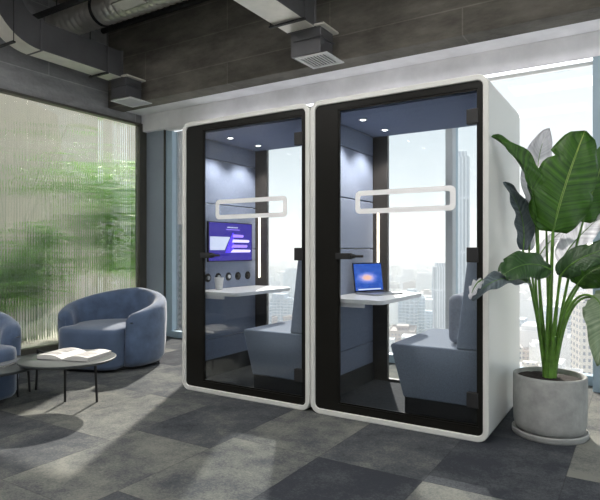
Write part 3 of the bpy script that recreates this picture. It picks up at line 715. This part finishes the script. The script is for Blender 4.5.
plant = thing('bird_of_paradise_plant', 'tall broad-leaved green plant growing from the grey concrete pot', 'plant', (PX, PY, .35))
O = Vector((PX, PY, .35))
def leaf(path, width, normal, m, name='leaf', fold=.25, wav=.012, tear=(), tipw=1.0, stem_from=None, stem_r=.008, seed=0, label=None, shape=None):
    """path: base->tip world points (3, bezier); width full width; normal approx facing of the blade"""
    rr = random.Random(seed); n = 26; mcr = 7
    pts = bez(*path, n)
    bm = bmesh.new(); uvl = bm.loops.layers.uv.new('UVMap')
    rows = []
    nrm0 = Vector(normal).normalized()
    for i, p in enumerate(pts):
        u = i/n
        d = (pts[min(i+1, n)]-pts[max(i-1, 0)]).normalized()
        side = d.cross(nrm0).normalized(); nr = side.cross(d).normalized()
        if shape: w = width*.5*shape(u)
        else: w = width*.5*(math.sin(PI*min(1, (u*.97+.03))**.80)**.62)*tipw
        w = max(w, .002)
        row = []
        for j in range(-mcr, mcr+1):
            v = j/mcr; ww = w
            for (tu, ts, dep) in tear:
                if (v > 0) == (ts > 0) and abs(v) > .25: ww *= 1-dep*math.exp(-((u-tu)/.022)**2)*min(1, (abs(v)-.25)*2)
            q = p+side*(ww*v)+nr*(fold*abs(v)*ww+wav*math.sin(u*19+j*.9+seed)*abs(v)-abs(v)**2*ww*.25)
            row.append((bm.verts.new(q-O), (.5+v/2, u)))
        rows.append(row)
    for A, C in zip(rows, rows[1:]):
        for j in range(2*mcr):
            q = [A[j], A[j+1], C[j+1], C[j]]
            f = bm.faces.new([x[0] for x in q])
            for lp, x in zip(f.loops, q): lp[uvl].uv = x[1]
    me = bpy.data.meshes.new(name); bm.to_mesh(me); bm.free()
    for p in me.polygons: p.use_smooth = True
    me.materials.append(m)
    o = bpy.data.objects.new(name, me); COL.objects.link(o); o.parent = plant
    if label: o['label'] = label
    so = o.modifiers.new('s', 'SOLIDIFY'); so.thickness = .0012
    # midrib
    mr = bmesh.new(); tube(mr, [p-O for p in pts[:22]], [.005*(1-i/24)+.0008 for i in range(22)], 6)
    obj('midrib', mr, MT['stalk'], o, smooth=True)
    if stem_from is not None:
        sb = Vector(stem_from[0]); sm = Vector(stem_from[1]); st = bmesh.new()
        pp = bez(sb, sm, path[0], 14); tube(st, [p-O for p in pp], [stem_r*1.5-(stem_r*.65)*(i/14) for i in range(15)], 8)
        obj('stalk', st, MT['stalk'], plant, smooth=True)
    return o
TC = 3.43
toward = -F  # faces the room
def base(dx, dy, z=.335): return Vector((PX+dx*.6, PY+dy*.6, z))
camn = Vector((.45, -.85, .25))
# 1 big upright leaf facing the room
leaf((at(553, 232, 3.36), at(562, 188, 3.30), at(585, 131, 3.34)), .375, (.42, -.88, .15), MT['leaf'], fold=.12, tear=((.72, -1, .35), (.5, 1, .12), (.3, -1, .1)), shape=lambda u: max(.01, (math.sin(PI*min(1, .04+u*.90)**.82)**.55)*(1 if u < .93 else math.sqrt(max(0, 1-((u-.93)/.07)**2)))), stem_from=(base(0, -.01), at(550, 300, 3.40)), stem_r=.011, seed=1)
# 2 folded leaf reaching up left to the booth
leaf((at(538, 222, 3.40), at(533, 165, 3.36), at(492, 136, 3.26)), .17, (.5, -.6, .6), MT['leaf'], fold=.9, stem_from=(base(-.03, .0), at(538, 300, 3.42)), seed=2)
# 3 dusky blue-grey hanging leaf
leaf((at(523, 250, 3.50), at(528, 212, 3.50), at(504, 182, 3.36)), .14, (.6, -.7, .3), MT['leaf_blue'], fold=.5, label='dusky blue-grey leaf', stem_from=(base(-.02, .05), at(536, 310, 3.5)), seed=3)
# 4 broad dark leaf, mid left, seen broadside
leaf((at(551, 270, 3.30), at(528, 256, 3.20), at(503, 275, 3.14)), .20, (.35, -.80, .48), MT['leaf_dark'], fold=.15, tipw=1.05, tear=((.6, -1, .25), (.85, 1, .2)), stem_from=(base(-.02, -.03), at(546, 310, 3.36)), seed=4, shape=lambda u: max(.01, math.sin(PI*min(1, .03+u*.94))**.42), label='dark green broad leaf')
# 5 low leaf curling over in front of the booth
leaf((at(529, 283, 3.30), at(496, 268, 3.14), at(472, 300, 3.04)), .125, (.25, -.62, .75), MT['leaf_blue'], fold=.35, stem_from=(base(-.04, -.02), at(536, 300, 3.36)), seed=5)
leaf((at(482, 280, 3.08), at(474, 283, 3.05), at(470, 299, 3.03)), .06, (-.1, -.8, .4), MT['leaf_reflection_and_tip'], fold=.2, seed=15, label='pale leaf tip')
# 6-8 right-hand leaves
leaf((at(561, 276, 3.30), at(572, 254, 3.2), at(640, 240, 3.1)), .165, (.25, -.85, .5), MT['leaf_dark'], fold=.2, tear=((.35, 1, .3),), stem_from=(base(.01, -.03), at(553, 320, 3.36)), seed=6)
leaf((at(577, 285, 3.36), at(596, 258, 3.3), at(640, 268, 3.2)), .24, (.2, -.8, .6), MT['leaf'], fold=.25, stem_from=(base(.03, .0), at(556, 310, 3.40)), seed=7)
leaf((at(592, 296, 3.22), at(612, 304, 3.1), at(597, 366, 3.02)), .21, (.3, -.9, .2), MT['leaf_pale'], fold=.15, tear=((.3, -1, .3), (.55, -1, .25), (.75, -1, .3)), stem_from=(base(.05, -.03), at(563, 285, 3.36)), seed=8, label='pale green drooping leaf')
leaf((at(583, 222, 3.55), at(590, 195, 3.52), at(612, 138, 3.5)), .26, (.4, -.9, .1), MT['leaf'], fold=.2, stem_from=(base(.03, .04), at(560, 300, 3.5)), seed=9)
leaf((at(536, 228, 3.50), at(540, 190, 3.55), at(524, 152, 3.5)), .12, (.7, -.7, .1), MT['leaf_dark'], fold=.5, stem_from=(base(-.01, .05), at(540, 310, 3.5)), seed=19)
# 9-12 window reflections of the plant, built as pale leaf shapes at the back
leaf((at(546, 215, 3.72), at(528, 168, 3.75), at(549, 128, 3.75)), .23, (.5, -.85, .1), MT['leaf_reflection_and_tip'], fold=.2, tear=((.5, 1, .5),), stem_from=(base(0, .06), at(548, 300, 3.6)), seed=10, label='pale window reflection of a leaf, built as a leaf')
leaf((at(536, 262, 3.70), at(546, 240, 3.72), at(570, 226, 3.74)), .085, (.5, -.8, .3), MT['leaf_reflection_and_tip'], fold=.3, seed=11, label='pale window reflection of a leaf, built as a leaf', stem_from=(base(-.02, .06), at(534, 310, 3.6)))
leaf((at(561, 262, 3.66), at(572, 238, 3.60), at(612, 208, 3.5)), .17, (.3, -.85, .4), MT['leaf_reflection_and_tip'], fold=.25, seed=12, label='pale window reflection of a leaf, built as a leaf', stem_from=(base(.02, .06), at(556, 310, 3.55)))
leaf((at(529, 250, 3.74), at(534, 222, 3.76), at(526, 196, 3.74)), .09, (.5, -.8, .3), MT['leaf_reflection_and_tip'], fold=.3, seed=13, label='pale window reflection of a leaf, built as a leaf', stem_from=(base(-.03, .06), at(536, 310, 3.6)))
leaf((at(592, 272, 3.5), at(604, 256, 3.4), at(640, 230, 3.3)), .14, (.2, -.8, .5), MT['leaf'], fold=.2, seed=14, stem_from=(base(.04, .03), at(558, 300, 3.45)))
leaf((at(598, 300, 3.4), at(606, 296, 3.3), at(640, 312, 3.2)), .14, (.1, -.7, .7), MT['leaf_dark'], fold=.2, seed=16, stem_from=(base(.05, .0), at(566, 282, 3.42)))
# sheathed trunk
tr = bmesh.new()
for k in range(9):
    a = 2*PI*k/9; r0 = .020; top = Vector((PX+.042*math.cos(a), PY+.042*math.sin(a), .50+.05*(k % 3)))
    p0 = Vector((PX+r0*math.cos(a), PY+r0*math.sin(a), .325)); p1 = Vector((PX+r0*1.2*math.cos(a), PY+r0*1.2*math.sin(a), .42))
    pp = bez(p0, p1, top, 8); tube(tr, [p-O for p in pp], [.024-.0017*i for i in range(9)], 8)
obj('trunk', tr, MT['stalk'], plant, smooth=True)

# ------------------------------------------------------------------ city
GZ = -88
gm = mat('city_ground', (.45, .45, .42), .9); nt = gm.node_tree; N = nt.nodes.new; L = nt.links
g_ = N('ShaderNodeNewGeometry'); vo = N('ShaderNodeTexVoronoi'); vo.inputs['Scale'].default_value = .035; L.new(g_.outputs['Position'], vo.inputs['Vector'])
r_ = N('ShaderNodeValToRGB'); e = r_.color_ramp.elements; e[0].color = (.36, .40, .32, 1); e[1].color = (.85, .83, .80, 1)
q = e.new(.4); q.color = (.68, .64, .60, 1); q = e.new(.65); q.color = (.55, .56, .57, 1); r_.color_ramp.interpolation = 'CONSTANT'
sp = N('ShaderNodeSeparateColor'); L.new(vo.outputs['Color'], sp.inputs[0]); L.new(sp.outputs[0], r_.inputs[0]); L.new(r_.outputs[0], nt.nodes['Principled BSDF'].inputs['Base Color'])
bm = bmesh.new()
vs = [bm.verts.new((5200*math.cos(2*PI*i/64), 5200*math.sin(2*PI*i/64), GZ)) for i in range(64)]; bm.faces.new(vs)
struct('city_ground', bm, gm)
FM = [facade_mat('city_facade_cream', (.60, .57, .52), (.22, .25, .31), 3.4, 3.6, .9), facade_mat('city_facade_white', (.78, .78, .78), (.42, .46, .52), 2.4, 3.4, 1.1),
      facade_mat('city_facade_brick', (.48, .40, .36), (.22, .22, .26), 3.6, 3.5, 1.0), facade_mat('city_facade_glass', (.62, .68, .74), (.36, .46, .56), 5, 3.2, .5)]
FT = facade_mat('tower_facade', (.74, .76, .79), (.50, .55, .62), 2.6, 30, .6)
FT2 = facade_mat('tower_facade_dotted', (.72, .78, .84), (.16, .24, .34), 4.2, 3.6, 1.1)
protos = []
def city_mesh(w, d, h, style):
    bm = bmesh.new(); box(bm, -w/2, w/2, -d/2, d/2, 0, h)
    ring(bm, [(-w/2-.4, -d/2-.4), (w/2+.4, -d/2-.4), (w/2+.4, d/2+.4), (-w/2-.4, d/2+.4)], [(-w/2+.6, -d/2+.6), (w/2-.6, -d/2+.6), (w/2-.6, d/2-.6), (-w/2+.6, d/2-.6)], (h, h+1.4), 'z')
    if style % 2 == 0:
        box(bm, -w*.2, w*.15, -d*.25, d*.2, h, h+4); box(bm, w*.25, w*.38, -d*.1, d*.3, h, h+2)
    else:
        box(bm, -w*.42, w*.1, -d*.4, d*.4, h, h+7); box(bm, w*.2, w*.4, -d*.4, -d*.1, h, h+2.5)
    return bm
labels = ['cream city block with rows of small windows and roof boxes, far below the windows', 'white city block with a stepped top floor, far below the windows',
          'brownish city block with roof boxes, far below the windows', 'pale glass city block with a stepped top floor, far below the windows']
sizes = [(38, 26, 20), (30, 30, 30), (46, 24, 16), (26, 26, 38)]
for i in range(4):
    o = obj('city_building', city_mesh(*sizes[i], i), FM[i], None, (0, 0, GZ)); tag(o, labels[i], 'building', ['cream blocks', 'white blocks', 'brownish blocks', 'glass blocks'][i] + ' of the city below'); protos.append(o)
used = set(); count = 0; tries = 0; placed = []
while count < 250 and tries < 12000:
    tries += 1
    t_ = 230*(1250/230)**R.random(); px = R.uniform(150, 640)
    p = at(px, 250, t_)
    if any((p.x-a)**2+(p.y-b)**2 < ((31 if t_ < 450 else 42)+0.008*t_)**2 for a, b in placed): continue
    placed.append((p.x, p.y)); i = R.randrange(4) if t_ > 420 else R.choice((0, 2, 1))
    if i not in used: o = protos[i]; used.add(i)
    else: o = protos[i].copy(); COL.objects.link(o)
    o.location = (p.x, p.y, GZ); o.rotation_euler = (0, 0, R.choice((0, .3, .3, .3+PI/2))); q_ = .62 if t_ < 450 else 1; o.scale = (q_*R.uniform(.8, 1.2), q_*R.uniform(.8, 1.2), R.uniform(.4, 1.4)*(.8 if t_ < 450 else 1)); count += 1
def tower(px0, px1, ytop, t_, m, label, name='city_tower', rz=0):
    c = at((px0+px1)/2, 250, t_); w = (px1-px0)/FPX*t_; h = CAM_H+(250-ytop)/FPX*t_-GZ
    t = thing(name, label, 'building', (c.x, c.y, GZ), rz)
    obj('tower_block', B((-w/2*.8, w/2*.8, -w*.4, w*.4, 0, h-3)), m, t); obj('tower_crown', B((-w/2*.55, w/2*.55, -w*.3, w*.3, h-3, h)), m, t)
tower(432, 449, 263, 420, FT, 'grey ribbed office tower seen through the right booth', rz=.5)
tower(449, 470, 150, 300, FT, 'tall pale ribbed tower beside the mullion, seen through the right booth', rz=.5)
tower(168, 190, 224, 330, FT2, 'tower with rows of dark windows seen in the narrow gap left of the booths', rz=.75)
tower(572, 612, 296, 300, FM[0], 'broad cream building behind the potted plant', rz=.35)
tower(404, 420, 290, 520, FM[3], 'lower glass tower seen above the bench of the right booth', rz=.2)
# far low-rise carpet of the city
bm = bmesh.new()
for k in range(2600):
    t_ = 1330*(4400/1330)**R.random(); px = R.uniform(120, 680); p = at(px, 250, t_); w = R.uniform(12, 34); d = R.uniform(12, 34); h = R.uniform(6, 20) if R.random() < .93 else R.uniform(25, 50)
    box(bm, p.x-w/2, p.x+w/2, p.y-d/2, p.y+d/2, GZ, GZ+h)
tag(obj('distant_rooftops', bm, mat('distant_roofs', (.66, .64, .60), .9, var=.35, vscale=.01)), 'hazy sprawl of distant city roofs below the horizon', 'city', kind='stuff')
# street trees
bm = bmesh.new()
for k in range(420):
    t_ = 220*(1200/220)**R.random(); p = at(R.uniform(150, 640), 250, t_); s = R.uniform(4, 7)
    if any(abs(p.x-a)+abs(p.y-b) < 44 for a, b in placed): continue
    bmesh.ops.create_icosphere(bm, subdivisions=1, radius=s, matrix=Matrix.Translation((p.x, p.y, GZ+s)))
tag(obj('distant_trees', bm, mat('distant_tree_green', (.22, .28, .18), .9, var=.3, vscale=.05)), 'trees scattered between the city blocks', 'trees', kind='stuff')

hz = mat('haze', (1, 1, 1)); nt = hz.node_tree; nt.nodes.remove(nt.nodes['Principled BSDF']); v_ = nt.nodes.new('ShaderNodeVolumeScatter')
v_.inputs['Density'].default_value = .0008; v_.inputs['Color'].default_value = (.97, .985, 1, 1); v_.inputs['Anisotropy'].default_value = .2
nt.links.new(v_.outputs[0], nt.nodes['Material Output'].inputs['Volume'])
bm = bmesh.new(); prism(bm, [(-4600, 40), (1500, 40), (1500, 5000), (-4600, 5000)], GZ+.5, 90, 'z')
tag(obj('haze', bm, hz), 'pale daylight haze over the city', 'haze', kind='stuff')

# ------------------------------------------------------------------ light
w = bpy.data.worlds.new('sky'); S.world = w; w.use_nodes = True; nt = w.node_tree; N = nt.nodes.new; L = nt.links
bg = nt.nodes['Background']; tc = N('ShaderNodeTexCoord'); sx = N('ShaderNodeSeparateXYZ'); L.new(tc.outputs['Generated'], sx.inputs[0])
r_ = N('ShaderNodeValToRGB'); e = r_.color_ramp.elements; e[0].position = 0; e[0].color = (.85, .92, .95, 1); e[1].position = 1; e[1].color = (.50, .66, .88, 1)
q = e.new(.12); q.color = (.82, .92, .97, 1); q = e.new(.45); q.color = (.74, .86, .95, 1)
L.new(sx.outputs[2], r_.inputs[0]); L.new(r_.outputs[0], bg.inputs[0]); bg.inputs[1].default_value = .54
sd = bpy.data.lights.new('sun', 'SUN'); sd.energy = 6.0; sd.angle = math.radians(1.2); sd.color = (1, .93, .84)
so = bpy.data.objects.new('sun', sd); COL.objects.link(so)
el = math.radians(34); dirv = Vector((.45*math.cos(el)/1.0, -.89*math.cos(el), -math.sin(el)))
so.rotation_euler = dirv.to_track_quat('-Z', 'Y').to_euler()
# unseen light panels added under the slab over the viewer to brighten the room
fillm = emitmat('fill_panel_glow', (1, .975, .94), 7.6)
for i, (x, y) in enumerate(((-4.4, -1.2), (-1.6, -1.2), (1.2, -1.2), (-4.4, .6), (-1.2, .6), (1.6, .6), (-1.4, 2.0))):
    t = thing('added_fill_panel', 'unseen light panel added under the slab above the viewer to brighten the room', 'added fill light', (x, y, 3.95), 0, 'added fill panels')
    obj('fill_panel_housing', B((-.75, .75, -.3, .3, .01, .05)), MT['white_metal'], t, bevel=.004)
    obj('diffuser', B((-.73, .73, -.28, .28, 0, .01)), fillm, t)
    for sx_ in (-.6, .6):
        bm = bmesh.new(); cyl(bm, (sx_, 0, .05), .004, 0, ZC-4.0, n=6); obj('rod', bm, MT['black_matte'], t)

S.view_settings.view_transform = 'Standard'; S.view_settings.look = 'None'; S.view_settings.gamma = 1; S.view_settings.exposure = 0.95
S.view_settings.use_curve_mapping = False
S.cycles.max_bounces = 10; S.cycles.transparent_max_bounces = 24; S.cycles.transmission_bounces = 8; S.cycles.diffuse_bounces = 4; S.cycles.glossy_bounces = 4
S.cycles.sample_clamp_indirect = 6
S.cycles.use_denoising = True
